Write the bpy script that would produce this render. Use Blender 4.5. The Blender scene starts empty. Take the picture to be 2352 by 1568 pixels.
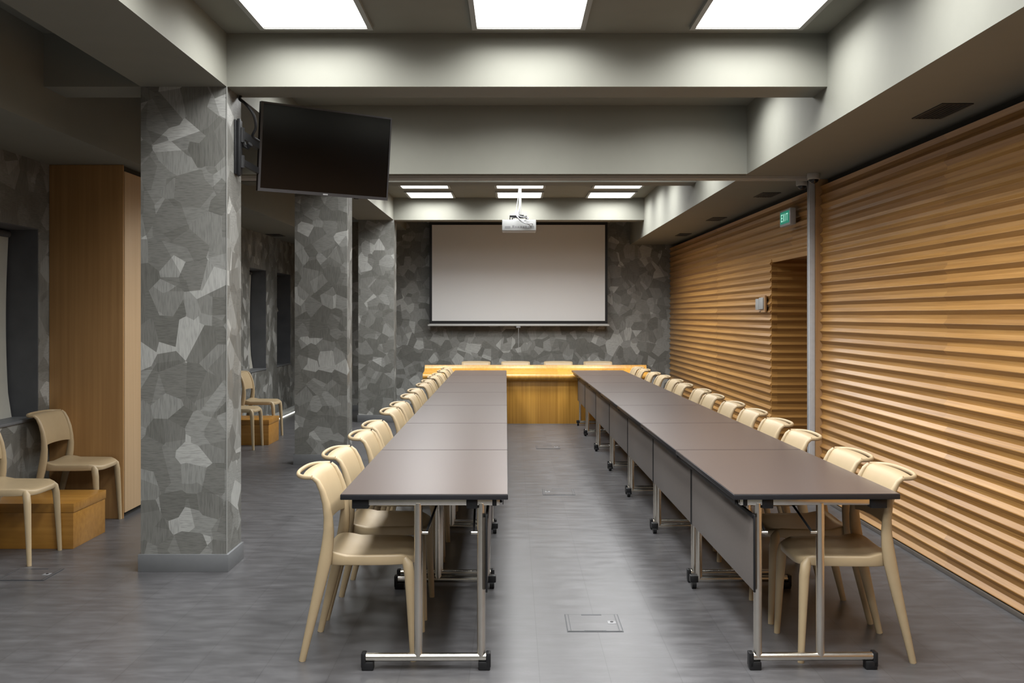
import bpy, bmesh, math, random
from mathutils import Vector, Matrix
random.seed(7)
PI = math.pi
sc = bpy.context.scene
COL = sc.collection

# ------------------------------------------------------------------ room numbers (metres; camera at the origin looking along +Y)
EYE = 1.49
CEIL = 3.13
BEAM = 2.82          # underside of the column beams
SOFF = 2.595         # underside of the side bulkheads and of the partition beam
XR, XL = 2.515, -3.40 # wood wall, papered wall
YB, YF = 15.3, -2.6  # far wall, wall behind the camera
CX0, CX1 = -2.165, -1.665
BX = 1.83            # room-side face of the right bulkhead
LX = -2.73           # room-side face of the left bulkhead

# ------------------------------------------------------------------ materials
def nt(name):
    m = bpy.data.materials.new(name); m.use_nodes = True
    t = m.node_tree; b = t.nodes['Principled BSDF']
    return m, t, b
def N(t, kind, **kw):
    n = t.nodes.new(kind)
    for k, v in kw.items():
        if hasattr(n, k): setattr(n, k, v)
        else: n.inputs[k].default_value = v
    return n
def ramp(t, fac, stops, interp='LINEAR'):
    r = t.nodes.new('ShaderNodeValToRGB'); r.color_ramp.interpolation = interp
    e = r.color_ramp.elements
    while len(e) < len(stops): e.new(0.5)
    for el, (p, c) in zip(e, stops):
        el.position = p; el.color = (*c, 1)
    t.links.new(fac, r.inputs[0]); return r.outputs[0]
def coords(t, scale=(1,1,1), rot=(0,0,0), kind='Object'):
    tc = t.nodes.new('ShaderNodeTexCoord'); mp = t.nodes.new('ShaderNodeMapping')
    mp.inputs['Scale'].default_value = scale; mp.inputs['Rotation'].default_value = rot
    t.links.new(tc.outputs[kind], mp.inputs[0]); return mp.outputs[0]
def mix(t, a, b, fac, mode='MIX'):
    m = t.nodes.new('ShaderNodeMix'); m.data_type = 'RGBA'; m.blend_type = mode
    for s, v in ((0, fac), (6, a), (7, b)):
        if isinstance(v, (int, float)): m.inputs[s].default_value = v
        elif isinstance(v, tuple): m.inputs[s].default_value = (*v, 1)
        else: t.links.new(v, m.inputs[s])
    return m.outputs[2]
def math_(t, op, a, b=None):
    m = t.nodes.new('ShaderNodeMath'); m.operation = op
    for i, v in enumerate((a, b)):
        if v is None: continue
        if isinstance(v, (int, float)): m.inputs[i].default_value = v
        else: t.links.new(v, m.inputs[i])
    return m.outputs[0]

def plain(name, col, rough=0.5, metal=0.0, spec=0.5, vary=0.06, scale=30, bump=0.0):
    m, t, b = nt(name)
    n = N(t, 'ShaderNodeTexNoise'); n.inputs['Scale'].default_value = scale; n.inputs['Detail'].default_value = 4
    t.links.new(coords(t), n.inputs['Vector'])
    lo = tuple(c*(1-vary) for c in col); hi = tuple(min(1, c*(1+vary)) for c in col)
    t.links.new(ramp(t, n.outputs['Fac'], [(0.3, lo), (0.7, hi)]), b.inputs['Base Color'])
    b.inputs['Roughness'].default_value = rough; b.inputs['Metallic'].default_value = metal
    b.inputs['Specular IOR Level'].default_value = spec
    if bump:
        bp = t.nodes.new('ShaderNodeBump'); bp.inputs['Strength'].default_value = bump; bp.inputs['Distance'].default_value = 0.002
        t.links.new(n.outputs['Fac'], bp.inputs['Height']); t.links.new(bp.outputs[0], b.inputs['Normal'])
    return m
def emit(name, col, strength):
    m, t, b = nt(name)
    b.inputs['Base Color'].default_value = (*[c*0.8 for c in col], 1)
    b.inputs['Emission Color'].default_value = (*col, 1); b.inputs['Emission Strength'].default_value = strength
    return m

def m_wallpaper():
    m, t, b = nt('mosaic_wallpaper')
    co = coords(t, (1,1,1), (0.4, 0.3, 0.5))
    def vor(scale, rnd, off):
        mp = t.nodes.new('ShaderNodeMapping'); mp.inputs['Location'].default_value = off
        t.links.new(co, mp.inputs[0])
        v = N(t, 'ShaderNodeTexVoronoi'); v.inputs['Scale'].default_value = scale; v.inputs['Randomness'].default_value = rnd
        t.links.new(mp.outputs[0], v.inputs['Vector'])
        s = t.nodes.new('ShaderNodeSeparateColor'); t.links.new(v.outputs['Color'], s.inputs[0]); return s
    a = vor(7.2, 1.0, (0, 0, 0)); c = vor(4.6, 1.0, (3.1, 1.7, 0.4))
    val = math_(t, 'ADD', math_(t, 'MULTIPLY', a.outputs[0], 0.62), math_(t, 'MULTIPLY', c.outputs[1], 0.38))
    base = ramp(t, val, [(0.0, (0.130,0.128,0.115)), (0.36, (0.155,0.153,0.139)), (0.50, (0.192,0.191,0.176)), (0.64, (0.240,0.240,0.224)), (0.80, (0.355,0.355,0.335))], 'CONSTANT')  # brightness steps per piece paint the paper's sheen into the base colour
    # brushed streaks, direction differs from piece to piece
    n1 = N(t, 'ShaderNodeTexNoise'); n1.inputs['Scale'].default_value = 1; n1.inputs['Detail'].default_value = 5
    t.links.new(coords(t, (22, 22, 150), (0.5, 0.6, 0)), n1.inputs['Vector'])
    n2 = N(t, 'ShaderNodeTexNoise'); n2.inputs['Scale'].default_value = 1; n2.inputs['Detail'].default_value = 5
    t.links.new(coords(t, (140, 140, 14), (0.1, -0.2, 0)), n2.inputs['Vector'])
    g = math_(t, 'GREATER_THAN', a.outputs[2], 0.5)
    st = mix(t, n1.outputs['Fac'], n2.outputs['Fac'], g)
    streak = ramp(t, st, [(0.28, (0.72,)*3), (0.5, (1,)*3), (0.72, (1.0,)*3)])
    streak2 = ramp(t, st, [(0.45, (1.0,)*3), (0.8, (1.25,)*3)])
    colr = mix(t, mix(t, base, streak, 0.8, 'MULTIPLY'), streak2, 0.8, 'MULTIPLY')
    t.links.new(colr, b.inputs['Base Color'])
    t.links.new(ramp(t, a.outputs[1], [(0, (0.36,)*3), (1, (0.62,)*3)]), b.inputs['Roughness'])
    bp = t.nodes.new('ShaderNodeBump'); bp.inputs['Strength'].default_value = 0.25; bp.inputs['Distance'].default_value = 0.001
    t.links.new(st, bp.inputs['Height']); t.links.new(bp.outputs[0], b.inputs['Normal'])
    return m

def m_slat(name, along=1, gloss=0.33):
    """horizontal pine boards; `along` is the axis the boards run on"""
    m, t, b = nt(name)
    tc = t.nodes.new('ShaderNodeTexCoord'); sp = t.nodes.new('ShaderNodeSeparateXYZ'); t.links.new(tc.outputs['Object'], sp.inputs[0])
    row = math_(t, 'FLOOR', math_(t, 'DIVIDE', math_(t, 'SUBTRACT', sp.outputs[2], 0.035 + 0.050), 0.078125/1.0))
    seg = math_(t, 'FLOOR', math_(t, 'DIVIDE', math_(t, 'SUBTRACT', sp.outputs[along], 5.67), 3.115))
    cb = t.nodes.new('ShaderNodeCombineXYZ'); t.links.new(row, cb.inputs[0]); t.links.new(seg, cb.inputs[1])
    wn = t.nodes.new('ShaderNodeTexWhiteNoise'); wn.noise_dimensions = '3D'; t.links.new(cb.outputs[0], wn.inputs['Vector'])
    s = [14, 14, 90]; s[along] = 1.3
    n = N(t, 'ShaderNodeTexNoise'); n.inputs['Scale'].default_value = 1; n.inputs['Detail'].default_value = 5; n.inputs['Roughness'].default_value = 0.6
    mp = t.nodes.new('ShaderNodeMapping'); mp.inputs['Scale'].default_value = s
    t.links.new(tc.outputs['Object'], mp.inputs[0]); t.links.new(wn.outputs['Color'], mp.inputs['Location']); t.links.new(mp.outputs[0], n.inputs['Vector'])
    grain = ramp(t, n.outputs['Fac'], [(0.25, (0.265,0.128,0.033)), (0.5, (0.370,0.192,0.056)), (0.75, (0.45,0.252,0.082))])
    tone = ramp(t, wn.outputs['Value'], [(0, (0.80,0.76,0.72)), (0.5, (1,1,1)), (1, (1.12,1.10,1.06))])
    t.links.new(mix(t, grain, tone, 1.0, 'MULTIPLY'), b.inputs['Base Color'])
    b.inputs['Roughness'].default_value = gloss; b.inputs['Specular IOR Level'].default_value = 0.42
    bp = t.nodes.new('ShaderNodeBump'); bp.inputs['Strength'].default_value = 0.15; bp.inputs['Distance'].default_value = 0.001
    t.links.new(n.outputs['Fac'], bp.inputs['Height']); t.links.new(bp.outputs[0], b.inputs['Normal'])
    return m

def m_veneer(name, dark, light, rough=0.35, scale=(28, 28, 0.9), strip=0.0):
    m, t, b = nt(name)
    n = N(t, 'ShaderNodeTexNoise'); n.inputs['Scale'].default_value = 1; n.inputs['Detail'].default_value = 6; n.inputs['Roughness'].default_value = 0.55
    t.links.new(coords(t, scale), n.inputs['Vector'])
    c = ramp(t, n.outputs['Fac'], [(0.28, dark), (0.72, light)])
    if strip:
        tc = t.nodes.new('ShaderNodeTexCoord'); sp = t.nodes.new('ShaderNodeSeparateXYZ'); t.links.new(tc.outputs['Object'], sp.inputs[0])
        wn = t.nodes.new('ShaderNodeTexWhiteNoise'); wn.noise_dimensions = '1D'
        t.links.new(math_(t, 'FLOOR', math_(t, 'DIVIDE', sp.outputs[0], strip)), wn.inputs['W'])
        c = mix(t, c, ramp(t, wn.outputs['Value'], [(0, (0.86,0.84,0.82)), (1, (1.06,1.05,1.04))]), 1.0, 'MULTIPLY')
    t.links.new(c, b.inputs['Base Color']); b.inputs['Roughness'].default_value = rough
    return m

def m_floor():
    m, t, b = nt('grey_stone_vinyl')
    tc = t.nodes.new('ShaderNodeTexCoord')
    sw = t.nodes.new('ShaderNodeSeparateXYZ'); t.links.new(tc.outputs['Object'], sw.inputs[0])
    cb = t.nodes.new('ShaderNodeCombineXYZ')
    t.links.new(sw.outputs[1], cb.inputs[0]); t.links.new(math_(t, 'SUBTRACT', sw.outputs[0], 0.11), cb.inputs[1])
    br = t.nodes.new('ShaderNodeTexBrick'); t.links.new(cb.outputs[0], br.inputs['Vector'])
    br.inputs['Scale'].default_value = 1; br.inputs['Brick Width'].default_value = 0.61; br.inputs['Row Height'].default_value = 0.29
    br.inputs['Mortar Size'].default_value = 0.0022; br.inputs['Mortar Smooth'].default_value = 0.2; br.inputs['Bias'].default_value = 0
    br.inputs['Color1'].default_value = (0.90,0.90,0.90,1); br.inputs['Color2'].default_value = (1.0,1.0,1.0,1); br.inputs['Mortar'].default_value = (0.68,0.68,0.68,1)
    n = N(t, 'ShaderNodeTexNoise'); n.inputs['Scale'].default_value = 1; n.inputs['Detail'].default_value = 7; n.inputs['Roughness'].default_value = 0.62
    t.links.new(coords(t, (5, 15, 1)), n.inputs['Vector'])
    n2 = N(t, 'ShaderNodeTexNoise'); n2.inputs['Scale'].default_value = 2.2; n2.inputs['Detail'].default_value = 3
    t.links.new(coords(t), n2.inputs['Vector'])
    c = ramp(t, n.outputs['Fac'], [(0.25, (0.062,0.060,0.062)), (0.5, (0.092,0.090,0.093)), (0.75, (0.128,0.126,0.130))])
    c = mix(t, c, ramp(t, n2.outputs['Fac'], [(0.3, (0.93,0.93,0.93)), (0.7, (1.04,1.04,1.04))]), 1.0, 'MULTIPLY')
    c = mix(t, c, br.outputs['Color'], 0.85, 'MULTIPLY')
    t.links.new(c, b.inputs['Base Color'])
    t.links.new(ramp(t, n.outputs['Fac'], [(0.2, (0.29,)*3), (0.8, (0.40,)*3)]), b.inputs['Roughness'])
    b.inputs['Specular IOR Level'].default_value = 0.45
    bp = t.nodes.new('ShaderNodeBump'); bp.inputs['Strength'].default_value = 0.12; bp.inputs['Distance'].default_value = 0.001
    t.links.new(n.outputs['Fac'], bp.inputs['Height']); t.links.new(bp.outputs[0], b.inputs['Normal'])
    return m

M = {}
M['paint'] = plain('olive_grey_paint', (0.22,0.218,0.186), 0.75, spec=0.25, vary=0.02, scale=6)
M['paper'] = m_wallpaper()
M['slat'] = m_slat('pine_slat_cladding', 1)
M['slat_x'] = m_slat('pine_slat_cladding_recess', 0)
M['jamb'] = m_veneer('pine_jamb', (0.36,0.20,0.09), (0.47,0.28,0.13))
M['desk'] = m_veneer('golden_oak_veneer', (0.43,0.205,0.030), (0.62,0.33,0.062), 0.30, (40, 40, 0.8), 0.31)
M['plinth'] = m_veneer('golden_oak_box', (0.30,0.135,0.022), (0.42,0.21,0.042), 0.35, (1.2, 30, 26))
M['oak'] = m_veneer('brown_oak_panel', (0.33,0.175,0.062), (0.43,0.245,0.095), 0.5, (34, 34, 0.7))
M['oak_door'] = m_veneer('pale_oak_door', (0.50,0.34,0.19), (0.57,0.40,0.235), 0.5, (34, 34, 0.7))  # same oak as the front panel, lightened to paint its lit side
M['floor'] = m_floor()
M['base'] = plain('grey_skirting_metal', (0.145,0.149,0.153), 0.42, vary=0.03)
M['skirt'] = plain('brown_grey_skirting', (0.085,0.072,0.060), 0.5, vary=0.04)
M['white_base'] = plain('light_skirting', (0.55,0.56,0.54), 0.45, vary=0.02)
M['dark'] = plain('dark_recess_paint', (0.030,0.028,0.024), 0.8, vary=0.1)
M['black'] = plain('black_plastic', (0.012,0.012,0.013), 0.45, spec=0.35, vary=0.1, scale=60)
M['black_gloss'] = plain('black_screen_glass', (0.004,0.004,0.0045), 0.16, spec=0.32, vary=0.05)
M['bezel'] = plain('dark_grey_bezel', (0.055,0.055,0.060), 0.38, vary=0.05)
M['chrome'] = plain('brushed_nickel', (0.82,0.78,0.70), 0.24, metal=1.0, vary=0.03)
M['alu'] = plain('grey_aluminium', (0.56,0.58,0.61), 0.35, metal=0.1, vary=0.04)
M['chair'] = plain('cream_plastic', (0.44,0.335,0.200), 0.42, vary=0.02, scale=20)
M['top'] = plain('dark_brown_laminate', (0.092,0.069,0.060), 0.30, spec=0.55, vary=0.01, scale=6)
M['edge'] = plain('black_edge_band', (0.016,0.016,0.019), 0.35, vary=0.05)
M['panel'] = plain('grey_brown_modesty_laminate', (0.150,0.130,0.118), 0.5, vary=0.04, scale=90)
M['lampframe'] = plain('grey_lamp_frame', (0.30,0.30,0.28), 0.5, vary=0.02)
M['white'] = plain('white_plastic', (0.40,0.405,0.40), 0.4, vary=0.02)
M['whitemetal'] = plain('white_enamel', (0.46,0.46,0.44), 0.4, vary=0.02)
M['screen'] = plain('projection_fabric', (0.66,0.655,0.65), 0.85, spec=0.1, vary=0.008, scale=3)
M['blind'] = plain('grey_blind_fabric', (0.42,0.41,0.36), 0.9, spec=0.1, vary=0.04, scale=8)
M['reveal'] = plain('dark_reveal_plaster', (0.085,0.088,0.095), 0.8, vary=0.15, scale=5)
M['sill'] = plain('dark_window_sill', (0.13,0.135,0.14), 0.5, vary=0.1)
M['hatch'] = plain('floor_hatch_lid', (0.27,0.272,0.278), 0.45, vary=0.06, scale=18)
M['hatch_rim'] = plain('floor_hatch_rim', (0.035,0.037,0.042), 0.5, vary=0.05)
M['grey'] = plain('mid_grey_plastic', (0.22,0.22,0.225), 0.45, vary=0.05)
M['vent'] = plain('dark_vent', (0.035,0.034,0.030), 0.6, vary=0.08)
M['green'] = emit('exit_green', (0.01,0.30,0.19), 0.45)
M['letters'] = emit('exit_letters', (0.45,0.85,0.70), 0.6)
M['diffuser'] = emit('lamp_diffuser', (1.0,0.995,0.985), 4.0)
M['led'] = emit('led_strip', (1.0,1.0,0.90), 5.0)
gm, gt, gb = nt('window_glass'); gb.inputs['Base Color'].default_value = (0.8,0.85,0.88,1); gb.inputs['Roughness'].default_value = 0.03
gb.inputs['Transmission Weight'].default_value = 1.0; M['glass'] = gm
dm, dt, db = nt('camera_dome'); db.inputs['Base Color'].default_value = (0.012,0.012,0.014,1); db.inputs['Roughness'].default_value = 0.08; M['dome'] = dm

# ------------------------------------------------------------------ mesh helpers
class MB:
    def __init__(s): s.v = []; s.f = []; s.mi = []; s.cur = 0
    def face(s, idx): s.f.append(tuple(idx)); s.mi.append(s.cur)
    def box(s, x0, x1, y0, y1, z0, z1):
        if x0 > x1: x0, x1 = x1, x0
        if y0 > y1: y0, y1 = y1, y0
        n = len(s.v)
        s.v += [(x0,y0,z0),(x1,y0,z0),(x1,y1,z0),(x0,y1,z0),(x0,y0,z1),(x1,y0,z1),(x1,y1,z1),(x0,y1,z1)]
        for q in ((0,3,2,1),(4,5,6,7),(0,1,5,4),(1,2,6,5),(2,3,7,6),(3,0,4,7)): s.face([n+i for i in q])
        return s
    def bbox(s, x0, x1, y0, y1, z0, z1, r=0.004, seg=2):
        """box with rounded edges"""
        bm = bmesh.new(); bmesh.ops.create_cube(bm, size=1)
        bmesh.ops.scale(bm, vec=(abs(x1-x0), abs(y1-y0), abs(z1-z0)), verts=bm.verts)
        bmesh.ops.bevel(bm, geom=bm.edges[:] , offset=r, segments=seg, profile=0.5, affect='EDGES')
        bmesh.ops.translate(bm, vec=((x0+x1)/2, (y0+y1)/2, (z0+z1)/2), verts=bm.verts)
        s.add_bm(bm); bm.free(); return s
    def add_bm(s, bm):
        n = len(s.v); bm.verts.ensure_lookup_table()
        for v in bm.verts: s.v.append(tuple(v.co))
        for f in bm.faces: s.face([n+v.index for v in f.verts])
    def tube(s, pts, ra, rb=None, seg=12, side=None, cap=True, ph=0.0):
        """sweep an ellipse along pts; ra in-plane radius (list or number), rb radius along `side`"""
        pts = [Vector(p) for p in pts]; k = len(pts)
        if not isinstance(ra, (list, tuple)): ra = [ra]*k
        if rb is None: rb = ra
        if not isinstance(rb, (list, tuple)): rb = [rb]*k
        base = len(s.v); prev = None
        for i, p in enumerate(pts):
            d = (pts[min(i+1,k-1)] - pts[max(i-1,0)]).normalized()
            if side is not None:
                a = Vector(side); a = (a - d*a.dot(d)).normalized()
            else:
                if prev is None:
                    a = Vector((0,0,1)) if abs(d.z) < 0.9 else Vector((1,0,0))
                else: a = prev
                a = (a - d*a.dot(d)).normalized(); prev = a
            c = d.cross(a).normalized()
            for j in range(seg):
                w = 2*PI*j/seg + ph
                s.v.append(tuple(p + a*rb[i]*math.cos(w) + c*ra[i]*math.sin(w)))
        for i in range(k-1):
            for j in range(seg):
                a0 = base+i*seg+j; a1 = base+i*seg+(j+1)%seg
                s.face((a0, a1, a1+seg, a0+seg))
        if cap:
            s.face([base+j for j in range(seg)][::-1]); s.face([base+(k-1)*seg+j for j in range(seg)])
        return s
    def lathe(s, prof, c=(0,0,0), seg=24):
        base = len(s.v)
        for r, z in prof:
            for j in range(seg):
                w = 2*PI*j/seg; s.v.append((c[0]+r*math.cos(w), c[1]+r*math.sin(w), c[2]+z))
        for i in range(len(prof)-1):
            for j in range(seg):
                a = base+i*seg+j; b = base+i*seg+(j+1)%seg
                s.face((a, b, b+seg, a+seg))
        s.face([base+j for j in range(seg)][::-1]); s.face([base+(len(prof)-1)*seg+j for j in range(seg)])
        return s
    def prism(s, poly, axis, a0, a1):
        """poly: 2D points in the two axes other than `axis` (in xyz order)"""
        def mk(p, q):
            l = list(p); l.insert(axis, q); return tuple(l)
        n = len(s.v); k = len(poly)
        s.v += [mk(p, a0) for p in poly] + [mk(p, a1) for p in poly]
        for i in range(k):
            j = (i+1) % k; s.face((n+i, n+j, n+k+j, n+k+i))
        s.face([n+i for i in range(k)][::-1]); s.face([n+k+i for i in range(k)])
        return s
    def build(s, name, mats, parent=None, smooth=30, fix=True):
        me = bpy.data.meshes.new(name)
        me.from_pydata(s.v, [], s.f)
        if not isinstance(mats, (list, tuple)): mats = [mats]
        for m in mats: me.materials.append(M[m])
        for p, i in zip(me.polygons, s.mi): p.material_index = i
        if fix:
            bm = bmesh.new(); bm.from_mesh(me); bmesh.ops.recalc_face_normals(bm, faces=bm.faces); bm.to_mesh(me); bm.free()
        if smooth:
            me.shade_smooth(); me.set_sharp_from_angle(angle=math.radians(smooth))
        me.update()
        o = bpy.data.objects.new(name, me); COL.objects.link(o)
        if parent: o.parent = parent
        return o

def thing(name, label, cat, loc=(0,0,0), rz=0, group=None):
    o = bpy.data.objects.new(name, None); COL.objects.link(o)
    o.empty_display_size = 0.1; o.location = loc; o.rotation_euler = (0,0,rz)
    o['label'] = label; o['category'] = cat
    if group: o['group'] = group
    return o
def tag(o, label, cat, group=None):
    o['label'] = label; o['category'] = cat
    if group: o['group'] = group
    return o
def struct(o, label=None):
    o['kind'] = 'structure'
    if label: o['label'] = label
    return o
def copy_tree(o, parent=None):
    c = o.copy(); COL.objects.link(c)
    if parent: c.parent = parent
    for ch in list(o.children): copy_tree(ch, c)
    return c

# ------------------------------------------------------------------ shell
struct(MB().box(-4.2, 4.2, YF-0.1, YB+0.3, -0.12, 0).build('floor', 'floor'), 'grey stone-look vinyl floor')
struct(MB().box(-4.2, 4.2, YF-0.1, YB+0.3, CEIL, CEIL+0.15).build('ceiling', 'paint'), 'olive grey painted ceiling')
struct(MB().box(-4.0, 4.2, YB, YB+0.2, 0, CEIL).build('wall_back', 'paper'), 'grey mosaic wallpapered far wall')
struct(MB().box(-4.0, 4.2, YF-0.2, YF, 0, CEIL).build('wall_front', 'paint'), 'painted wall behind the camera')

# left wall with window niches
wins = [(6.17, 7.02), (12.65, 13.50), (14.12, 14.98)]
WZ0, WZ1, WD = 0.765, 2.11, -3.70
mb = MB(); y = YF
for a, b in wins:
    mb.box(-3.78, XL, y, a, 0, CEIL); mb.box(-3.78, XL, a, b, 0, WZ0-0.02); mb.box(-3.78, XL, a, b, WZ1, CEIL); y = b
mb.box(-3.78, XL, y, YB, 0, CEIL)
struct(mb.build('wall_left', 'paper'), 'grey mosaic wallpapered wall with window niches')
for i, (a, b) in enumerate(wins):
    r = MB().box(WD-0.06, XL-0.002, b-0.008, b-0.0005, WZ0, WZ1).box(WD-0.06, XL-0.002, a+0.0005, a+0.008, WZ0, WZ1).box(WD-0.06, XL-0.002, a+0.008, b-0.008, WZ1-0.008, WZ1-0.0005)
    w = struct(r.build('window_%d' % (i+1), 'reveal'), 'window niche with dark reveals')
    f = MB()
    for (y0,y1,z0,z1) in ((a+.01,a+.06,WZ0,WZ1-.01),(b-.06,b-.01,WZ0,WZ1-.01),(a+.06,b-.06,WZ0,WZ0+.05),(a+.06,b-.06,WZ1-.06,WZ1-.01)):
        f.box(WD-0.05, WD, y0, y1, z0, z1)
    f.build('window_frame', 'grey', w)
    MB().box(WD-0.03, WD-0.02, a+.06, b-.06, WZ0+.05, WZ1-.06).build('window_pane', 'glass', w)
    MB().bbox(WD-0.06, XL+0.012, a+.001, b-.001, WZ0-0.02, WZ0, 0.004).build('window_sill', 'sill', w)
struct(MB().box(-3.80, -3.79, YF, YB, 0, CEIL).build('wall_outer', 'dark'), 'dark backing outside the windows')
# roller blinds in the niches
for (a, b), lab in zip(wins, ('light grey roller blind in the window niche beside the oak partition cabinet',
                              'light grey roller blind in the window niche behind the far aisle chairs',
                              'grey roller blind in the last window niche, nearest the far wall')):
    t = thing('roller_blind', lab, 'blind', (-3.60, (a+b)/2, WZ1), 0, 'window blinds')
    hw = (b-a)/2 - 0.03
    m = MB(); pts = []; k = 14
    if (a, b) == wins[2]: drop = 0.5
    else: drop = 1.30
    for q in range(k+1):
        f_ = q/k; bulge = -0.018*math.sin(f_*PI*1.1) + 0.02*max(0, f_-0.85)/0.15
        pts.append((bulge, -0.06 - drop*f_))
    poly = pts + [(p[0]-0.003, p[1]) for p in pts[::-1]]
    m.prism([(x, z) for x, z in poly], 1, -hw, hw)
    m.build('blind_fabric', 'blind', t)
    MB().tube([(0,-hw,-0.06-drop-0.008),(0,hw,-0.06-drop-0.008)], 0.009, seg=10).build('bottom_bar', 'blind', t)
    MB().tube([(-0.01,-hw-0.01,-0.04),(-0.01,hw+0.01,-0.04)], 0.026, seg=16).build('roller', 'reveal', t)

# right wall: dark backing, then the pine cladding
def wall_x(y):
    return XR if y < 8.03 else XR - 0.007*(y-8.03)
PITCH = 0.078125
def slat_profile(z0, z1, d=0.022):
    pr = []; k = 0
    z = 0.035
    key = [(0.0, d), (0.004, d-0.001), (0.028, 0.001), (0.052, 0.0), (0.0745, d-0.003)]
    while z < 2.6:
        for a, q in key:
            if z0-1e-6 <= z+a <= z1+1e-6: pr.append((z+a, q))
        z += PITCH
    if pr[0][0] > z0: pr.insert(0, (z0, 0.0))
    if pr[-1][0] < z1: pr.append((z1, 0.0))
    return pr
def slat_y(mb, y0, y1, z0, z1):
    pr = slat_profile(z0, z1); n = len(mb.v); k = len(pr)
    for y in (y0, y1):
        for z, d in pr: mb.v.append((wall_x(y)-d, y, z))
    for y in (y0, y1):
        for z, d in pr: mb.v.append((wall_x(y)+0.03, y, z))
    for i in range(k-1):
        mb.face((n+i, n+k+i, n+k+i+1, n+i+1))
        mb.face((n+i, n+i+1, n+2*k+i+1, n+2*k+i)); mb.face((n+k+i, n+3*k+i, n+3*k+i+1, n+k+i+1))
        mb.face((n+2*k+i, n+2*k+i+1, n+3*k+i+1, n+3*k+i))
    mb.face((n, n+2*k, n+3*k, n+k)); mb.face((n+k-1, n+2*k-1, n+4*k-1, n+3*k-1))
ZW = 2.535
OY0, OY1, OZ = 8.25, 9.47, 2.0
mb = MB(); slat_y(mb, YF, 7.955, 0.035, ZW)
struct(mb.build('wall_right_near', 'slat', smooth=0), 'near stretch of pine wall clad in horizontal zigzag slats')
mb = MB(); slat_y(mb, 8.035, OY0, 0.035, ZW); slat_y(mb, OY0, OY1, OZ, ZW)
slat_y(mb, OY1, 11.895, 0.035, ZW); slat_y(mb, 11.9, YB, 0.035, ZW)
struct(mb.build('wall_right_far', 'slat', smooth=0), 'far stretch of pine slat wall with the doorway')
mb = MB()
mb.box(2.56, 2.70, YF, OY0-0.03, 0, SOFF); mb.box(2.56, 2.70, OY0-0.03, OY1+0.03, OZ+0.04, SOFF); mb.box(2.56, 2.70, OY1+0.03, YB, 0, SOFF)
struct(mb.build('wall_right', 'dark'), 'dark wall behind the slat cladding')
# recess behind the doorway: slatted side walls, plain lid, door at the end
mb = MB(); pr = slat_profile(0.0, OZ+0.03, 0.016)
for yy, sgn in ((OY1, -1), (OY0, 1)):
    n = len(mb.v); k = len(pr)
    for x in (2.500, 3.35):
        for z, d in pr: mb.v.append((x, yy + sgn*d, z))
    for x in (2.500, 3.35):
        for z, d in pr: mb.v.append((x, yy - sgn*0.025, z))
    for i in range(k-1):
        mb.face((n+i, n+k+i, n+k+i+1, n+i+1)); mb.face((n+i, n+i+1, n+2*k+i+1, n+2*k+i))
        mb.face((n+2*k+i, n+2*k+i+1, n+3*k+i+1, n+3*k+i)); mb.face((n+k+i, n+3*k+i, n+3*k+i+1, n+k+i+1))
    mb.face((n, n+2*k, n+3*k, n+k)); mb.face((n+k-1, n+2*k-1, n+4*k-1, n+3*k-1))
struct(mb.build('wall_recess', 'slat_x', smooth=0), 'slatted side walls of the doorway recess')
struct(MB().box(2.53, 3.40, OY0-0.028, OY1+0.028, OZ+0.032, OZ+0.06).build('ceiling_recess', 'jamb'), 'lid of the doorway recess')
d = struct(MB().bbox(3.352, 3.40, OY0+0.06, OY1-0.06, 0.005, OZ-0.04, 0.003).build('door_1', 'oak'), 'brown wooden door at the end of the recess')
fr = MB().box(3.351, 3.41, OY0, OY0+0.058, 0, OZ).box(3.351, 3.41, OY1-0.058, OY1, 0, OZ).box(3.351, 3.41, OY0+0.058, OY1-0.058, OZ-0.038, OZ+0.03)
fr.build('door_frame', 'jamb', d)
MB().tube([(3.352,OY0+0.16,1.0),(3.30,OY0+0.16,1.0),(3.295,OY0+0.28,1.0)], 0.009, seg=10).build('door_handle', 'chrome', d)
struct(MB().box(3.415, 3.45, OY0-0.1, OY1+0.1, 0, 2.2).build('wall_corridor', 'dark'))
# jamb, floor edge
struct(MB().box(2.462, 2.56, 7.957, 8.033, 0, SOFF).build('trim_1', 'jamb'), 'pine jamb between the two stretches of slat wall')
struct(MB().bbox(2.488, 2.530, YF, 7.95, 0, 0.026, 0.003).bbox(2.44, 2.50, 9.5, YB-0.01, 0, 0.026, 0.003).build('baseboard_right', 'skirt'), 'low grey skirting under the pine wall')

# ceiling beams and bulkheads
beams = [(-1.9, -1.62), (1.9, 2.18), (5.70, 5.985), (9.78, 10.06), (13.66, 13.95)]
beams = [(5.70, 5.985, 'cross beam over the nearest column'), (9.78, 10.06, 'cross beam over the second column'), (13.66, 13.95, 'cross beam in front of the far wall')]
for y0, y1, lab in beams:
    struct(MB().box(CX1, BX, y0, y1, BEAM, CEIL-0.001).box(LX, CX0, y0, y1, BEAM, CEIL-0.001).build('ceiling_beam', 'paint'), lab)
struct(MB().box(CX1+0.001, BX, 7.66, 8.00, SOFF, CEIL-0.001).box(LX, CX1, 7.66, 8.00, SOFF, BEAM).box(LX, CX0, 7.66, 8.00, BEAM, CEIL-0.001).build('ceiling_beam', 'paint'), 'deeper cross beam carrying the partition track')
struct(MB().box(CX0, CX1, YF, YB-0.001, BEAM, CEIL-0.001).build('ceiling_beam', 'paint'), 'long beam running over the columns')
struct(MB().box(BX, 2.56, YF, YB-0.001, SOFF, CEIL-0.001).box(2.56, 4.1, YF, YB-0.001, SOFF+0.001, SOFF+0.1).build('bulkhead_right', 'paint'), 'right ceiling bulkhead above the pine wall')
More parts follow.
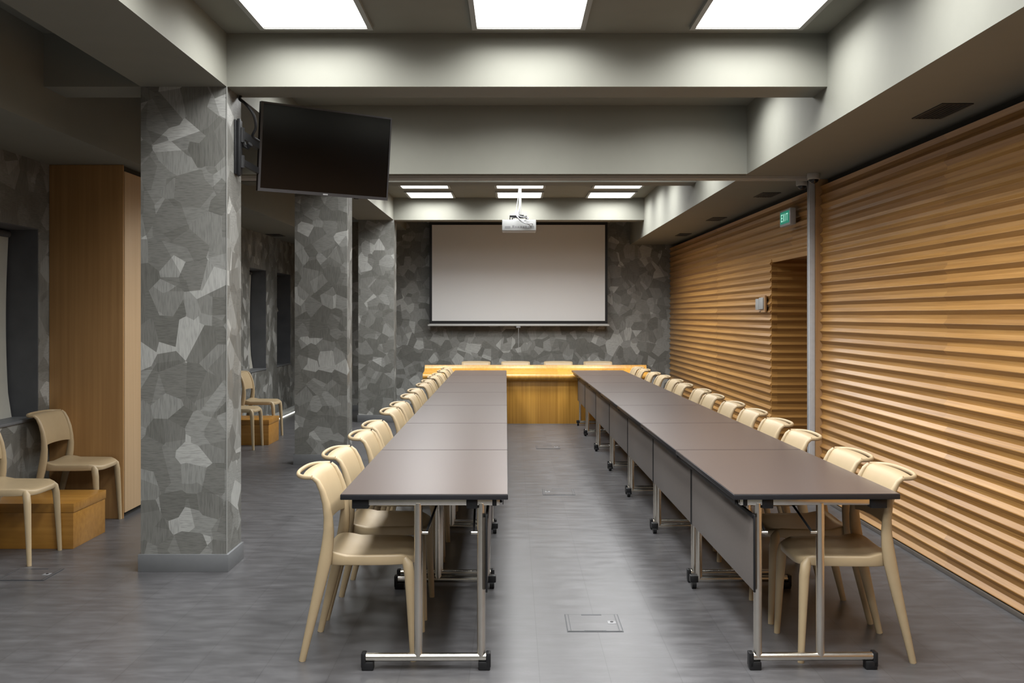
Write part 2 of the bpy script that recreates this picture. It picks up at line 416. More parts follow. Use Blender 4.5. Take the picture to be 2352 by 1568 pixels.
struct(MB().box(XL, LX, YF, YB-0.001, SOFF, CEIL-0.001).build('bulkhead_left', 'paint'), 'left ceiling bulkhead above the windows')

# columns
for (x0, x1, y0, y1, nb, lab) in ((CX0, CX1, 5.70, 6.0, 0, 'nearest wallpapered column, carrying the television'),
                         (-2.178, -1.655, 9.78, 10.08, 0, 'second wallpapered column, below the television screen in view'),
                         (-2.155, -1.66, 13.66, 13.96, 0, 'farthest wallpapered column beside the projection screen')):
    c = struct(MB().box(x0, x1, y0, y1, 0, BEAM).build('column', 'paper'), lab)
    MB().bbox(x0-0.013, x1+0.013, y0-0.013, y1+0.013, 0, 0.102, 0.002).build('baseboard', 'base', c)
    if y0 < 6:
        MB().box(x1-0.0015, x1+0.0035, y0-0.0035, y0+0.0015, 0.102, BEAM).build('corner_trim', 'lampframe', c)
struct(MB().bbox(XL, XL+0.018, 8.15, YB-0.002, 0, 0.09, 0.002).build('baseboard_left', 'white_base'), 'light skirting of the window wall')
struct(MB().bbox(-3.38, 2.43, YB-0.016, YB, 0, 0.09, 0.002).build('baseboard_back', 'base'), 'grey skirting of the far wall')

# partition track under the deep beam
t = thing('partition_track', 'grey aluminium sliding partition track under the deep cross beam', 'track', (0, 7.83, SOFF))
MB().box(LX, 2.40, -0.055, -0.030, -0.022, 0).box(LX, 2.40, 0.030, 0.055, -0.022, 0).box(LX, 2.40, -0.030, 0.030, -0.004, 0).build('track_rail', 'whitemetal', t, smooth=0)
MB().box(LX, 1.829, -0.135, -0.115, -0.008, 0).box(LX, 1.829, 0.10, 0.12, -0.008, 0).build('track_flange', 'paint', t, smooth=0)
t = thing('partition_post', 'vertical grey aluminium partition post at the pine wall', 'post', (2.436, 8.004, 0))
MB().bbox(-0.024, 0.024, -0.028, 0.028, 0, SOFF-0.002, 0.003).build('post_profile', 'alu', t)
MB().box(-0.026, -0.0235, -0.008, 0.008, 0.01, SOFF-0.01).build('post_seal', 'grey', t, smooth=0)

# ------------------------------------------------------------------ ceiling lights
LX_ = (-1.115, 0.09, 1.325); HW = 0.293
rows = [(5.25, 'just before the first cross beam', 1), (3.95, 'second row from the first cross beam', 0), (2.65, 'third row from the first cross beam', 0), (1.35, 'fourth row from the first cross beam', 0), (0.05, 'above the camera', 0),
        (6.83, 'between the first and the deep cross beam', 0), (8.95, 'beyond the deep cross beam', 0),
        (11.15, 'past the second column', 0), (12.22, 'middle row by the projector', 1), (13.24, 'row nearest the projection screen', 1)]
cols = ('left', 'centre', 'right')
LAMP_W = 22.0
ld = bpy.data.lights.new('panel_lamp', 'AREA'); ld.shape = 'SQUARE'; ld.size = 2*HW-0.01; ld.energy = LAMP_W; ld.spread = math.radians(156); ld.color = (0.985, 1.0, 1.0)
def lamp_proto():
    r = thing('ceiling_panel_light', '', 'ceiling light')
    f = MB(); w = HW+0.028
    z0, z1 = -0.020, -0.0005
    f.box(-w, w, -w, -HW, z0, z1).box(-w, w, HW, w, z0, z1).box(-w, -HW, -HW, HW, z0, z1).box(HW, w, -HW, HW, z0, z1)
    f.build('frame', 'lampframe', r, smooth=0)
    MB().box(-HW, HW, -HW, HW, -0.010, -0.001).build('diffuser', 'diffuser', r, smooth=0)
    l = bpy.data.objects.new('lamp_light', ld); COL.objects.link(l); l.location = (0, 0, -0.013); l.parent = r
    return r
proto = None
for ry, rl, vis in rows:
    for x, cn in zip(LX_, cols):
        if proto is None: o = proto = lamp_proto()
        else: o = copy_tree(proto)
        o.location = (x, ry, CEIL)
        o['label'] = 'square white ceiling panel light, %s one, %s' % (cn, rl)
        o['group'] = 'square ceiling panel lights'

# ------------------------------------------------------------------ folding tables
TL, TW, TH = 1.35, 0.70, 0.745
def make_table(o):
    r = thing('folding_table', '', 'table')
    def B(m, a0, a1, y0, y1, z0, z1, rd=0): 
        return m.bbox(o*a0, o*a1, y0, y1, z0, z1, rd) if rd else m.box(o*a0, o*a1, y0, y1, z0, z1)
    m = MB(); L = TL-0.008
    m.cur = 1; m.bbox(0, o*TW, 0.0, L, TH-0.024, TH-0.002, 0.003)
    m.cur = 0; m.box(o*0.0025, o*(TW-0.0025), 0.0025, L-0.0025, TH-0.003, TH)
    m.build('tabletop', ['top', 'edge'], r)
    for end, yy in ((0, 0.045), (1, TL-0.085)):
        m = MB()
        m.tube([(o*0.085, yy, 0.052), (o*0.605, yy, 0.052)], 0.0175, seg=16)
        for a in (0.113, 0.378):
            m.tube([(o*a, yy, 0.052), (o*a, yy, TH-0.045)], 0.0175, seg=16)
        m.bbox(o*0.035, o*0.64, yy-0.014, yy+0.014, TH-0.053, TH-0.026, 0.003)
        lf = m.build('leg_frame', 'chrome', r)
        for a in (0.085, 0.605):
            f = MB()
            if end and a < 0.2:
                f.bbox(o*(a-0.022), o*(a+0.022), yy-0.022, yy+0.022, 0.035, 0.074, 0.006)
                f.tube([(o*(a-0.012), yy, 0.024), (o*(a+0.012), yy, 0.024)], 0.0235, seg=18)
                f.build('caster', 'black', lf)
            else:
                s_ = -1 if a < 0.2 else 1
                f.bbox(o*(a-0.006*s_-0.002*s_), o*(a+0.012*s_), yy-0.021, yy+0.021, 0.012, 0.073, 0.004)
                f.bbox(o*(a-0.040*s_), o*(a+0.010*s_), yy-0.021, yy+0.021, 0.0, 0.036, 0.005)
                f.build('foot', 'black', lf)
    for yy, dy in ((0.045, 1), (TL-0.085, -1)):
        for a0, a1 in ((0.128, 0.175), (0.585, 0.655)):
            MB().bbox(o*a0, o*a1, yy-0.022, yy+0.03, TH-0.066, TH-0.023, 0.005).build('hinge_clamp', 'black', r)
        MB().bbox(o*0.048, o*0.066, yy-0.018, yy+0.018, TH-0.055, TH-0.023, 0.003).build('end_bracket', 'black', r)
        for a in (0.145, 0.345):
            b_ = MB().tube([(o*a, yy+dy*0.004, 0.575), (o*(a-0.055 if a > .2 else a), yy+dy*0.30, TH-0.026)], 0.005, seg=8).build('folding_strut', 'black', r)
            MB().tube([(o*(a+0.022 if a > .2 else a-0.022), yy, 0.575), (o*(a-0.008 if a > .2 else a+0.010), yy, 0.575)], 0.0065, seg=10).build('strut_bolt', 'chrome', b_)
    m = MB(); m.bbox(o*0.088, o*0.094, 0.014, TL-0.018, 0.335, 0.640, 0.002)
    mp = m.build('modesty_panel', 'panel', r)
    m = MB(); m.bbox(o*0.0855, o*0.0945, 0.004, 0.014, 0.333, 0.655, 0.002).bbox(o*0.0855, o*0.0945, TL-0.018, TL-0.008, 0.333, 0.655, 0.002).bbox(o*0.083, o*0.0945, 0.014, TL-0.018, 0.640, 0.657, 0.002)
    m.build('panel_edging', 'black', mp)
    # the cable channel hanging under the inner edge, with its slack cable
    m = MB(); m.box(o*0.020, o*0.046, 0.06, TL-0.06, TH-0.030, TH-0.0245).box(o*0.020, o*0.023, 0.06, TL-0.06, TH-0.055, TH-0.030)
    ch = m.build('cable_channel', 'black', r, smooth=0)
    pts = []
    for q in range(28):
        f = q/27; pts.append((o*(0.030+0.005*math.sin(q*1.7)), 0.08+f*(TL-0.16), TH-0.045-0.008*math.sin(q*1.1)**2))
    MB().tube(pts, 0.006, seg=8).build('cable', 'black', ch)
    return r
ords = ['nearest the camera', 'second from the camera', 'third from the camera', 'fourth from the camera', 'fifth from the camera', 'sixth from the camera', 'seventh from the camera']
for o, ox, th, nm in ((-1, -0.02, 0.0072, 'left'), (1, 0.92, 0.0135, 'right')):
    p = None
    for k in range(7):
        if p is None: t = p = make_table(o)
        else: t = copy_tree(p)
        dd = k*TL
        t.location = (ox - math.sin(th)*dd, 4.085 + math.cos(th)*dd, 0); t.rotation_euler = (0, 0, th)
        if k == 6: t.scale = (1, 0.835, 1)
        t['label'] = 'dark brown folding table on chrome legs in the %s row, %s' % (nm, ords[k] if k < 6 else 'touching the wooden desk')
        t['group'] = 'folding tables in the %s row' % nm

# ------------------------------------------------------------------ chairs (local +x is forward)
def make_chair():
    r = thing('plastic_chair', '', 'chair')
    # seat: rings of a rounded outline
    def outline(sc_, n=40):
        out = []
        for j in range(n):
            w = 2*PI*j/n; c, s_ = math.cos(w), math.sin(w)
            e = 0.42
            x = math.copysign(abs(c)**e, c); y = math.copysign(abs(s_)**e, s_)
            fx = 0.205; taper = 0.200 - 0.010*x
            out.append((0.043 + fx*x*sc_, taper*y*sc_, x, y))
        return out
    rings = [(0.90, 0.415, 0), (0.99, 0.4135, 0), (1.0, 0.4165, 0), (1.0, 0.448, 0), (0.99, 0.4545, 0), (0.965, 0.4570, 0), (0.82, 0.4510, 1), (0.6, 0.446, 1), (0.3, 0.443, 1)]
    m = MB(); n = 40
    for sc_, z, inner in rings:
        for x, y, ux, uy in outline(sc_, n):
            lift = 0.028*max(0, -ux*sc_-0.45)/0.55*abs(uy)**2 if z > 0.43 else 0
            drop = -0.020*max(0, ux*sc_-0.70)/0.30 if z > 0.43 else -0.004*max(0, ux*sc_-0.7)/0.3
            m.v.append((x, y, z+lift+drop))
    for i in range(len(rings)-1):
        for j in range(n):
            a = i*n+j; b = i*n+(j+1) % n; m.face((a, b, b+n, a+n))
    m.face([j for j in range(n)][::-1]); m.face([(len(rings)-1)*n+j for j in range(n)])
    m.build('seat', 'chair', r, smooth=60)
    for s_ in (-1, 1):
        m = MB(); yy = s_*0.203
        m.tube([(-0.240, s_*0.197, 0), (-0.214, s_*0.199, 0.11), (-0.188, s_*0.200, 0.22), (-0.160, s_*0.201, 0.34), (-0.140, yy, 0.43), (-0.129, yy, 0.50), (-0.124, yy, 0.56), (-0.126, yy, 0.62), (-0.135, yy, 0.68), (-0.152, yy, 0.735), (-0.172, yy, 0.775), (-0.192, yy, 0.7915)],
               [0.0145, 0.0175, 0.021, 0.025, 0.028, 0.0265, 0.0235, 0.020, 0.017, 0.014, 0.0115, 0.010], [0.013, 0.0145, 0.016, 0.0175, 0.018, 0.0165, 0.015, 0.014, 0.0125, 0.0115, 0.0105, 0.010], seg=14, side=(0,1,0))
        m.build('leg', 'chair', r, smooth=60)
        m = MB()
        m.tube([(0.240, s_*0.197, 0), (0.234, s_*0.193, 0.13), (0.228, s_*0.189, 0.26), (0.222, s_*0.184, 0.37), (0.214, s_*0.178, 0.415), (0.200, s_*0.170, 0.438)],
               [0.0135, 0.0165, 0.0195, 0.0225, 0.0235, 0.015], [0.013, 0.015, 0.017, 0.0185, 0.0185, 0.012], seg=14, side=(0,1,0))
        m.build('leg', 'chair', r, smooth=60)
    # back shell
    prof = [(-0.122, 0.592), (-0.121, 0.600), (-0.124, 0.63), (-0.129, 0.66), (-0.137, 0.69), (-0.147, 0.72), (-0.160, 0.75), (-0.171, 0.770), (-0.181, 0.784), (-0.193, 0.7925), (-0.207, 0.7965), (-0.224, 0.7975), (-0.237, 0.7955)]
    bm = bmesh.new(); grid = []; W = 0.205; nv = 14
    for i, (u, z) in enumerate(prof):
        rowv = []
        for j in range(nv+1):
            v = -1+2*j/nv
            hook = -0.016*(1-v*v)
            lip = -0.010*(v*v) if i == 0 else 0
            rowv.append(bm.verts.new((u+hook, v*(W-0.004*(i/12)), z+0.003*(1-v*v)*(i/12)-(0.012*abs(v)**3 if i < 2 else 0))))
        grid.append(rowv)
    for i in range(len(prof)-1):
        for j in range(nv): bm.faces.new((grid[i][j], grid[i][j+1], grid[i+1][j+1], grid[i+1][j]))
    bmesh.ops.recalc_face_normals(bm, faces=bm.faces)
    bmesh.ops.solidify(bm, geom=bm.faces[:], thickness=0.009)
    m = MB(); m.add_bm(bm); bm.free()
    b = m.build('backrest', 'chair', r, smooth=50)
    m = MB(); hp = []
    for q in range(29):
        a_ = -PI/2+PI*q/28; cc = max(0.0, math.cos(a_)); w = math.sin(a_)
        x = -0.196 - 0.086*cc**0.60; y = 0.203*math.copysign(abs(w)**0.85, w)
        hp.append((x, y, 0.7965-0.004*abs(w)**3))
    m.tube(hp, 0.0085, 0.0105, seg=12, side=(0,0,1))
    m.build('handle', 'chair', b, smooth=60)
    return r
CH = None
def chair(x, y, rz, label, group):
    global CH
    if CH is None: o = CH = make_chair()
    else: o = copy_tree(CH)
    o.location = (x, y, 0); o.rotation_euler = (0, 0, rz); o['label'] = label; o['group'] = group
    return o
nth = ['nearest the camera', 'second from the camera', 'third from the camera', 'fourth from the camera', 'fifth from the camera', 'sixth from the camera', 'seventh from the camera',
       'eighth from the camera', 'sixth from the far end', 'fifth from the far end', 'fourth from the far end', 'third from the far end', 'second from the far end', 'last before the wooden desk']
ly = [4.42, 4.99, 5.72, 6.25, 7.13, 7.65, 8.43, 9.05, 9.79, 10.35, 11.00, 11.52, 12.22, 12.80]
lx = [-.668, -.670, -.663, -.668, -.675, -.669, -.675, -.683, -.677, -.678, -.670, -.660, -.655, -.648]
ry_ = [4.40, 4.93, 5.73, 6.39, 7.07, 7.70, 8.42, 9.03, 9.78, 10.40, 11.12, 11.73, 12.45, 12.96]
rx_ = [1.478, 1.488, 1.488, 1.515, 1.53, 1.52, 1.515, 1.53, 1.50, 1.515, 1.495, 1.475, 1.455, 1.44]
for k in range(14):
    chair(lx[k], ly[k], random.uniform(-.012, .012), 'cream plastic chair at the left table row, %s' % nth[k], 'chairs along the left table row')
for k in range(14):
    chair(rx_[k], ry_[k], PI+random.uniform(-.012, .012), 'cream plastic chair at the right table row, %s' % nth[k], 'chairs along the right table row')
for k, x in enumerate((-.547, .04, .674, 1.262)):
    chair(x, 14.365, -PI/2, 'cream plastic chair behind the wooden desk, %s' % ('leftmost of the four', 'second from the left', 'second from the right', 'rightmost of the four')[k], 'chairs behind the desk')
for x, y, lab in ((-3.115, 6.02, 'cream plastic chair in front of the near wooden box, partly outside the frame'),
                  (-3.115, 6.975, 'cream plastic chair beside the oak partition cabinet, behind the near wooden box'),
                  (-3.108, 11.02, 'cream plastic chair in front of the far wooden box in the aisle'),
                  (-3.105, 11.965, 'cream plastic chair behind the far wooden box in the aisle')):
    chair(x, y, 0, lab, 'chairs in the window aisle')

# wooden boxes between the aisle chairs
for y0, lab in ((6.245, 'low golden wooden box table between the two nearest aisle chairs'), (11.245, 'low golden wooden box table between the two far aisle chairs')):
    t = thing('box_table', lab, 'side table', (-3.09, y0+0.25, 0), 0, 'wooden box tables in the aisle')
    t.scale = (1, 1, 1)
    MB().bbox(-0.285, 0.285, -0.245, 0.245, 0.0, 0.232, 0.002).build('box_body', 'plinth', t)
    MB().bbox(-0.290, 0.290, -0.250, 0.250, 0.233, 0.290, 0.002).build('box_top', 'plinth', t)

# partition cabinet
t = thing('partition_cabinet', 'tall brown oak cabinet for the folding partition at the window wall', 'cabinet', (-3.12, 7.18, 0))
MB().box(-0.275, 0.235, 0.02, 0.92, 0, SOFF-0.002).build('cabinet_body', 'dark', t, smooth=0)
MB().bbox(-0.278, 0.262, 0.0, 0.020, 0, SOFF-0.002, 0.001).build('front_panel', 'oak', t)
dd = MB().bbox(0.240, 0.268, 0.0205, 0.90, 0.040, 2.548, 0.002).build('door', 'oak_door', t)

# ------------------------------------------------------------------ desk
t = thing('presentation_desk', 'long golden oak desk with a curved front edge below the projection screen', 'desk', (0, 0, 0))
prof = [(13.435, 0.585), (13.405, 0.590), (13.370, 0.601), (13.350, 0.616), (13.338, 0.636), (13.336, 0.656), (13.344, 0.676), (13.360, 0.690), (13.385, 0.700), (13.43, 0.706), (13.50, 0.710), (13.56, 0.717), (13.605, 0.731), (13.640, 0.752), (13.662, 0.776), (13.670, 0.797),
        (13.690, 0.797), (13.694, 0.745), (13.96, 0.745), (13.96, 0.715), (13.72, 0.712), (13.62, 0.690), (13.50, 0.665), (13.46, 0.640)]
MB().prism(prof, 0, -1.228, 1.862).build('desk_top', 'desk', t, smooth=40)
MB().bbox(-1.02, 1.66, 13.436, 13.460, 0.004, 0.640, 0.001).build('front_panel', 'desk', t)
for x in (-1.02, 1.636): MB().bbox(x, x+0.024, 13.461, 13.92, 0.0, 0.640, 0.001).build('side_panel', 'desk', t)
MB().box(-1.0, 1.64, 13.438, 13.458, 0.0, 0.004).build('base_strip', 'white_base', t, smooth=0)  # white strip painting the line of light in the gap under the desk

# ------------------------------------------------------------------ projection screen
t = thing('projection_screen', 'large white projection screen with black border hanging on the far wall', 'screen', (0.087, 15.12, 0))
MB().bbox(-1.42, 1.42, -0.04, 0.05, 2.93, 3.02, 0.01).build('roller_case', 'whitemetal', t)
MB().box(-1.375, 1.375, 0.0, 0.003, 1.36, 2.93).build('screen_border', 'black', t, smooth=0)
MB().box(-1.335, 1.335, -0.003, -0.0005, 1.405, 2.885).build('screen_fabric', 'screen', t, smooth=0)
MB().bbox(-1.40, 1.40, -0.014, 0.014, 1.325, 1.352, 0.005).box(-1.375, 1.375, -0.004, 0.004, 1.352, 1.36).build('bottom_bar', 'whitemetal', t)
b = MB().tube([(0.0, 0.0, 1.325), (0.0, 0.0, 0.955)], 0.0035, seg=8).build('pull_cord', 'white', t)
MB().bbox(-0.035, 0.03, -0.012, 0.012, 1.295, 1.325, 0.004).build('cord_handle', 'grey', b)
for x in (-1.30, 1.30): MB().box(x-0.02, x+0.02, 0.05, 0.18, 2.96, 3.0).build('wall_bracket', 'black', t, smooth=0)

# ------------------------------------------------------------------ projector
t = thing('ceiling_projector', 'white projector hanging on a ceiling pole in front of the screen', 'projector', (0.072, 11.30, 0))
b = MB().bbox(-0.195, 0.195, -0.0, 0.28, 2.465, 2.592, 0.008, 3).build('projector_body', 'white', t)
for x0, x1, z0, z1 in ((-.165,-.10,.030,.055), (-.08,-.055,.035,.062), (-.045,-.030,.035,.055), (-.02,.0,.035,.052), (.012,.034,.036,.055), (.045,.060,.030,.055), (.07,.09,.036,.060), (.10,.118,.028,.058), (.13,.152,.034,.06), (.16,.172,.028,.058)):
    MB().box(x0, x1, -0.002, 0.001, 2.465+z0, 2.465+z1).build('port', 'grey', b, smooth=0)
MB().tube([(0.012, 0.12, CEIL-0.001), (0.012, 0.12, 2.66)], 0.016, seg=16).build('ceiling_pole', 'lampframe', t)
MB().tube([(0.012, 0.12, CEIL-0.02), (0.012, 0.12, CEIL-0.001)], 0.05, seg=20).build('ceiling_plate', 'lampframe', t)
m = MB(); m.bbox(-0.03, 0.055, 0.08, 0.16, 2.62, 2.66, 0.004)
for dx, dy in ((-.105, .02), (.085, .03), (-.08, .24), (.09, .24)):
    m.tube([(0.012, 0.12, 2.64), (dx, dy, 2.635), (dx, dy, 2.590)], 0.007, seg=8)
m.bbox(-.110, -.03, .01, .03, 2.622, 2.646, .003)
m.build('mount_bracket', 'black', t)
for pts, mt in (([(0.0,0.10,2.98),(-0.02,0.09,2.80),(-0.035,0.07,2.70),(-0.03,0.0,2.64),(0.02,-0.03,2.57),(0.09,-0.035,2.545),(0.14,-0.02,2.548),(0.155,0.0,2.545)], 'grey'),
             ([(0.02,0.10,2.98),(0.01,0.08,2.76),(-0.01,0.05,2.66),(0.03,-0.01,2.625),(0.10,-0.02,2.615),(0.10,-0.03,2.60),(0.06,-0.01,2.58)], 'grey'),
             ([(0.01,0.10,2.90),(0.0,0.06,2.72),(-0.02,0.0,2.66),(0.0,-0.03,2.60),(0.07,-0.03,2.555),(0.12,-0.02,2.53),(0.13,0.0,2.52)], 'white')):
    # smooth the cable by subdividing with Catmull-Rom
    P = [Vector(p) for p in pts]; out = []
    for i in range(len(P)-1):
        p0, p1, p2, p3 = P[max(i-1,0)], P[i], P[i+1], P[min(i+2,len(P)-1)]
        for q in range(6):
            u = q/6; out.append(0.5*((2*p1)+(-p0+p2)*u+(2*p0-5*p1+4*p2-p3)*u*u+(-p0+3*p1-3*p2+p3)*u**3))
    out.append(P[-1])
    MB().tube(out, 0.005, seg=8).build('cable', mt, t)

# ------------------------------------------------------------------ television on its arm
psi = math.atan2(0.536, 0.751); th = math.radians(6.6)
wv = Vector((math.cos(psi), math.sin(psi), 0)); nh = Vector((math.sin(psi), -math.cos(psi), 0))
up = Vector((0,0,1))*math.cos(th) + nh*math.sin(th); nv_ = nh*math.cos(th) - Vector((0,0,1))*math.sin(th)
TVW, TVH = 0.930, 0.563
cen = Vector((-1.2085, 6.448, 2.842)) - up*TVH/2
t = thing('wall_television', 'black flat television tilted on an arm from the nearest column', 'television', cen)
t.rotation_euler = Matrix((wv, -nv_, up)).transposed().to_euler()
hw, hh = TVW/2, TVH/2
MB().bbox(-hw, hw, 0.0, 0.032, -hh, hh, 0.004).build('tv_housing', 'black', t)
m = MB(); e = 0.0105; y0 = -0.004
m.box(-hw, hw, y0, 0.001, -hh, -hh+0.020).box(-hw, hw, y0, 0.001, hh-e, hh).box(-hw, -hw+e+.005, y0, 0.001, -hh+0.020, hh-e).box(hw-e, hw, y0, 0.001, -hh+0.020, hh-e)
m.build('bezel', 'bezel', t, smooth=0)
MB().box(-hw+e+.005, hw-e, -0.001, 0.0, -hh+0.020, hh-e).build('screen_glass', 'black_gloss', t, smooth=0)
MB().box(-0.017, 0.017, y0-0.0012, y0, -hh+0.005, -hh+0.013).build('badge', 'alu', t, smooth=0)
MB().bbox(0.215, 0.245, 0.0, 0.012, -hh-0.006, -hh, 0.001).build('sensor', 'black', t)
MB().bbox(-0.30, 0.30, 0.032, 0.052, -0.20, 0.20, 0.01).build('back_cover', 'black', t)
# bracket on the column
t = thing('tv_wall_bracket', 'black swivel bracket fixed to the side of the nearest column', 'bracket', (CX1+0.001, 5.90, 2.50))
MB().bbox(0.0, 0.010, -0.055, 0.055, -0.165, 0.160, 0.003).bbox(0.010, 0.030, -0.03, -0.005, -0.17, 0.17, 0.004).bbox(0.010, 0.026, 0.01, 0.035, -0.16, 0.165, 0.004).build('wall_plate', 'black', t)
def local(p): return tuple(Vector(p) - Vector((CX1+0.001, 5.90, 2.50)))
tb = cen + nv_*(-0.060)
for zz, ra, rb in ((0.075, 0.024, 0.034), (-0.085, 0.012, 0.027)):
    a = Vector((0.030, 0.0, zz)); e1 = Vector((0.050, 0.425, zz-0.010)); e2 = Vector(local(tb + wv*(-0.05) + Vector((0,0,zz*0.9))))
    m = MB().tube([a, e1], ra, rb, seg=4, side=(0,0,1), ph=PI/4).tube([e1, e2], ra*0.8, rb*0.9, seg=4, side=(0,0,1), ph=PI/4)
    m.tube([e1+Vector((0,0.01,-rb-0.008)), e1+Vector((0,0.01,rb+0.006))], 0.020, seg=14)
    m.tube([a+Vector((0,0,-rb-0.010)), a+Vector((0,0,rb+0.010))], 0.018, seg=14)
    m.build('swivel_arm', 'black', t)
m = MB(); q0 = tb + wv*(-0.05)
m.tube([local(q0 - up*0.13), local(q0 + up*0.13)], 0.022, 0.05, seg=8, side=tuple(wv))
m.build('screen_plate', 'black', t)
m = MB(); m.tube([(0.02, 0.03, 0.075), (0.03, 0.05, 0.02), (0.05, 0.06, 0.012), (0.07, 0.05, 0.03)], 0.016, seg=10).build('arm_joint', 'black', t)
# hanging cables of the set
P = [Vector(p) for p in ((-1.650,5.94,2.818),(-1.645,5.90,2.79),(-1.60,5.87,2.755),(-1.555,5.88,2.69),(-1.548,5.90,2.62),(-1.575,5.93,2.575),(-1.56,6.02,2.56))]
out = []
for i in range(len(P)-1):
    p0, p1, p2, p3 = P[max(i-1,0)], P[i], P[i+1], P[min(i+2,len(P)-1)]
    for q in range(6):
        u = q/6; out.append(0.5*((2*p1)+(-p0+p2)*u+(2*p0-5*p1+4*p2-p3)*u*u+(-p0+3*p1-3*p2+p3)*u**3))
out.append(P[-1])
tag(MB().tube(out, 0.0085, seg=10).build('television_cable', 'black'), 'black corrugated cable looping from the beam to the television bracket', 'cable')

# ------------------------------------------------------------------ small things on walls and ceiling
t = thing('exit_sign', 'green lit EXIT sign in a grey case high on the pine wall', 'exit sign', (2.415, 8.70, 2.352))
MB().bbox(0.0, 0.052, -0.165, 0.165, -0.068, 0.078, 0.006).build('case', 'alu', t)
MB().box(-0.002, 0.001, -0.143, 0.143, -0.048, 0.060).build('lit_panel', 'green', t, smooth=0)
MB().bbox(0.052, 0.062, -0.12, 0.12, -0.04, 0.05, 0.002).build('back_plate', 'black', t)
# letters drawn on the (-x) face: text reads with +y to the left as seen from the room
def strokes(t, mats):
    m = MB(); x0, x1 = -0.0035, -0.0015
    lw, lh, st = 0.046, 0.066, 0.010
    def hb(yc, w, z): m.box(x0, x1, yc-w/2, yc+w/2, z-st/2, z+st/2)
    def vb(y, z0, z1): m.box(x0, x1, y-st/2, y+st/2, z0, z1)
    def diag(ya, za, yb, zb):
        d = Vector((0, yb-ya, zb-za)).normalized(); n = Vector((0, -d.z, d.y))*st/2
        k = len(m.v)
        for x in (x0, x1):
            for p in ((ya+n.y, za+n.z), (yb+n.y, zb+n.z), (yb-n.y, zb-n.z), (ya-n.y, za-n.z)): m.v.append((x, p[0], p[1]))
        for f in ((0,1,2,3),(4,7,6,5),(0,4,5,1),(1,5,6,2),(2,6,7,3),(3,7,4,0)): m.face([k+i for i in f])
    zc = 0.006; zt, zb_ = zc+lh/2, zc-lh/2
    # viewed from -x looking +x: left is +y
    ys = [0.086, 0.025, -0.025, -0.080]
    y = ys[0]; vb(y+lw/2-st/2, zb_, zt); hb(y, lw, zt-st/2); hb(y, lw, zc); hb(y, lw, zb_+st/2)
    y = ys[1]; diag(y+lw/2-4e-3, zt, y-lw/2+4e-3, zb_); diag(y-lw/2+4e-3, zt, y+lw/2-4e-3, zb_)
    y = ys[2]-0.002; vb(y, zb_, zt)
    y = ys[3]; hb(y, lw, zt-st/2); vb(y, zb_, zt)
    return m.build('letters', mats, t, smooth=0)
strokes(t, 'letters')
t = thing('wall_control_panel', 'small white double wall control beside the doorway on the pine wall', 'wall control', (2.470, 9.77, 1.61))
MB().bbox(-0.020, 0.010, -0.16, -0.005, -0.06, 0.055, 0.004).build('control_module', 'white', t)
MB().bbox(-0.020, 0.010, 0.005, 0.13, -0.065, 0.045, 0.004).build('control_module', 'white', t)
MB().box(-0.008, 0.008, -0.20, -0.04, -0.09, 0.075).build('mounting_plate', 'jamb', t, smooth=0)

def vent(x0, x1, y0, y1, lab):
    cx, cy = (x0+x1)/2, (y0+y1)/2; a, b = (x1-x0)/2, (y1-y0)/2
    t = thing('ceiling_vent', lab, 'vent', (cx, cy, SOFF), 0, 'bulkhead air vents')
    m = MB(); z0, z1 = -0.006, -0.0003; e = 0.014
    m.box(-a, a, -b, -b+e, z0, z1).box(-a, a, b-e, b, z0, z1).box(-a, -a+e, -b+e, b-e, z0, z1).box(a-e, a, -b+e, b-e, z0, z1)
    m.build('vent_frame', 'vent', t, smooth=0)
    MB().box(-a+e, a-e, -b+e, b-e, -0.0015, -0.0004).build('vent_back', 'black', t, smooth=0)
    for k in range(6):
        x = -a+e+(k+0.5)*(2*a-2*e)/6
        MB().box(x-0.004, x+0.004, -b+e, b-e, -0.006, -0.0016).build('slat', 'vent', t, smooth=0)
vent(2.235, 2.40, 5.10, 5.49, 'dark air vent in the right bulkhead, nearest the camera')
vent(2.245, 2.41, 8.80, 9.14, 'dark air vent in the right bulkhead above the EXIT sign')
vent(2.25, 2.41, 11.02, 11.42, 'dark air vent in the right bulkhead, second from the far wall')
vent(2.25, 2.41, 13.20, 13.60, 'dark air vent in the right bulkhead, nearest the far wall')
vent(-3.36, -3.17, 13.30, 13.65, 'dark air vent in the left bulkhead above the windows')

def dome(x, y, r, lab):
    t = thing('dome_camera', lab, 'security camera', (x, y, SOFF), 0, 'dome security cameras')
    MB().lathe([(r*0.97, 0), (r, -0.004), (r, -0.036), (r*0.94, -0.044), (r*0.80, -0.047)], seg=28).build('camera_housing', 'whitemetal', t)
    MB().lathe([(r*0.78, -0.044)] + [(r*0.78*math.cos(q*PI/14), -0.046-r*0.66*math.sin(q*PI/14)) for q in range(7)], seg=24).build('camera_dome', 'dome', t, smooth=80)
dome(2.345, 7.64, 0.050, 'white dome camera on the bulkhead, the nearer and larger-looking of two')
dome(2.365, 8.02, 0.046, 'white dome camera on the bulkhead, the farther one past the track')

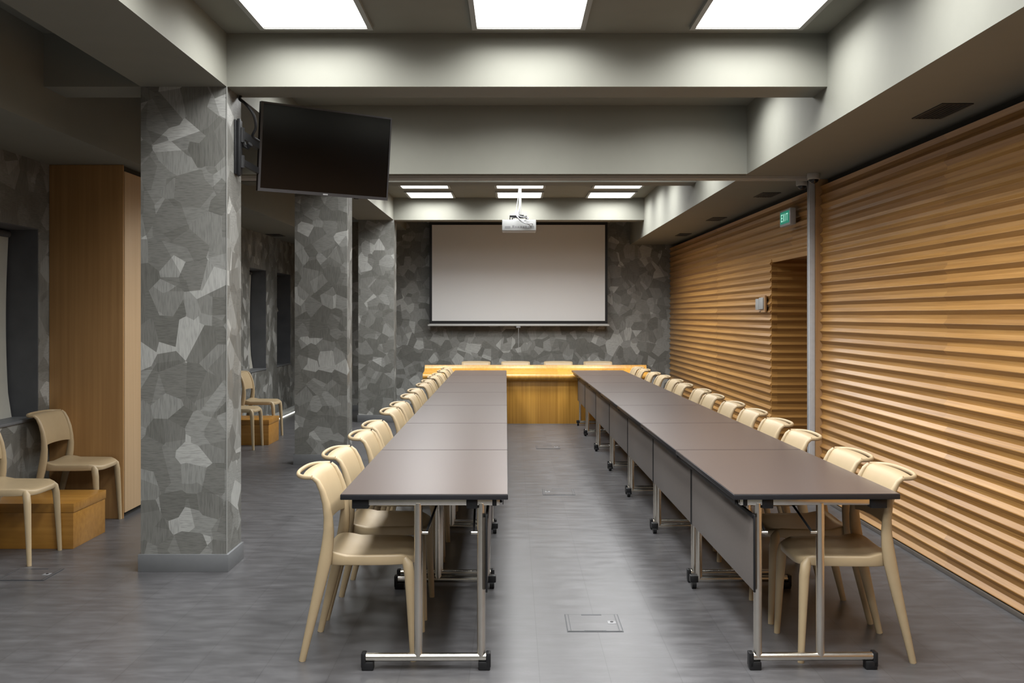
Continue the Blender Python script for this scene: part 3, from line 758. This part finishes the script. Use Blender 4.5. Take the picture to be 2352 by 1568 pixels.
# floor hatches
def hatch(x0, x1, y0, y1, lab, flip=1):
    cx, cy = (x0+x1)/2, (y0+y1)/2; a, b = (x1-x0)/2, (y1-y0)/2
    t = thing('floor_hatch', lab, 'floor box', (cx, cy, 0), 0, 'floor socket hatches')
    MB().box(-a, a, -b, b, 0.0, 0.0016).build('hatch_frame', 'hatch_rim', t, smooth=0)
    l = MB().box(-a+0.0055, a-0.0055, -b+0.009, b-0.009, 0.0016, 0.0030).build('hatch_lid', 'floor', t, smooth=0)
    m = MB()
    for s_ in (-1, 1): MB().box(s_*(a-0.020), s_*(a-0.0165), -b+0.005, b-0.005, 0.0030, 0.0034).build('lid_groove', 'hatch_rim', l, smooth=0)
    MB().box(-0.05, 0.05, b-0.022, b-0.004, 0.0030, 0.0036).box(-0.052, 0.052, -b+0.012, -b+0.016, 0.0030, 0.0034).build('cable_flap', 'hatch_rim', l, smooth=0)
    x = flip*(a-0.043)
    q = MB().bbox(x-0.020, x+0.020, -0.022, 0.022, 0.0028, 0.0048, 0.0008).build('lock_plate', 'grey', l)
    MB().lathe([(0.008, 0), (0.008, 0.002)], (x, 0.004, 0.0048), 12).build('lock', 'black', q)
hatch(0.256, 0.522, 4.61, 4.88, 'square floor socket hatch between the table rows, nearest the camera')
hatch(0.249, 0.520, 8.12, 8.41, 'square floor socket hatch between the table rows, middle one', -1)
hatch(0.262, 0.530, 10.93, 11.20, 'square floor socket hatch between the table rows, nearest the desk')
hatch(-2.915, -2.635, 5.50, 5.76, 'faint square floor socket hatch in the window aisle')

# low led strip, an added stand-in for the brightness on the floor
t = thing('skirting_light', 'bright low light strip along the skirting near the far window', 'light strip', (-3.375, 14.2, 0))
MB().box(-0.006, 0.012, -0.45, 0.95, 0.001, 0.012).build('strip_housing', 'white_base', t, smooth=0)
MB().box(0.012, 0.016, -0.45, 0.95, 0.002, 0.011).build('strip_diffuser', 'led', t, smooth=0)

# ------------------------------------------------------------------ world, camera, colour management
w = bpy.data.worlds.new('World'); sc.world = w; w.use_nodes = True
w.node_tree.nodes['Background'].inputs[0].default_value = (0.05, 0.06, 0.08, 1); w.node_tree.nodes['Background'].inputs[1].default_value = 0.1
cd = bpy.data.cameras.new('Camera'); cam = bpy.data.objects.new('Camera', cd); COL.objects.link(cam)
cam.location = (0, 0, EYE); cam.rotation_euler = (PI/2, 0, 0)
cd.sensor_width = 36; cd.sensor_fit = 'HORIZONTAL'; cd.lens = 2250/2352*36
cd.shift_x = -2/2352; cd.shift_y = -60/2352; cd.clip_start = 0.05; cd.clip_end = 60
sc.camera = cam
sc.view_settings.view_transform = 'Standard'; sc.view_settings.look = 'None'; sc.view_settings.gamma = 1
sc.view_settings.use_curve_mapping = False; sc.view_settings.exposure = 0.0
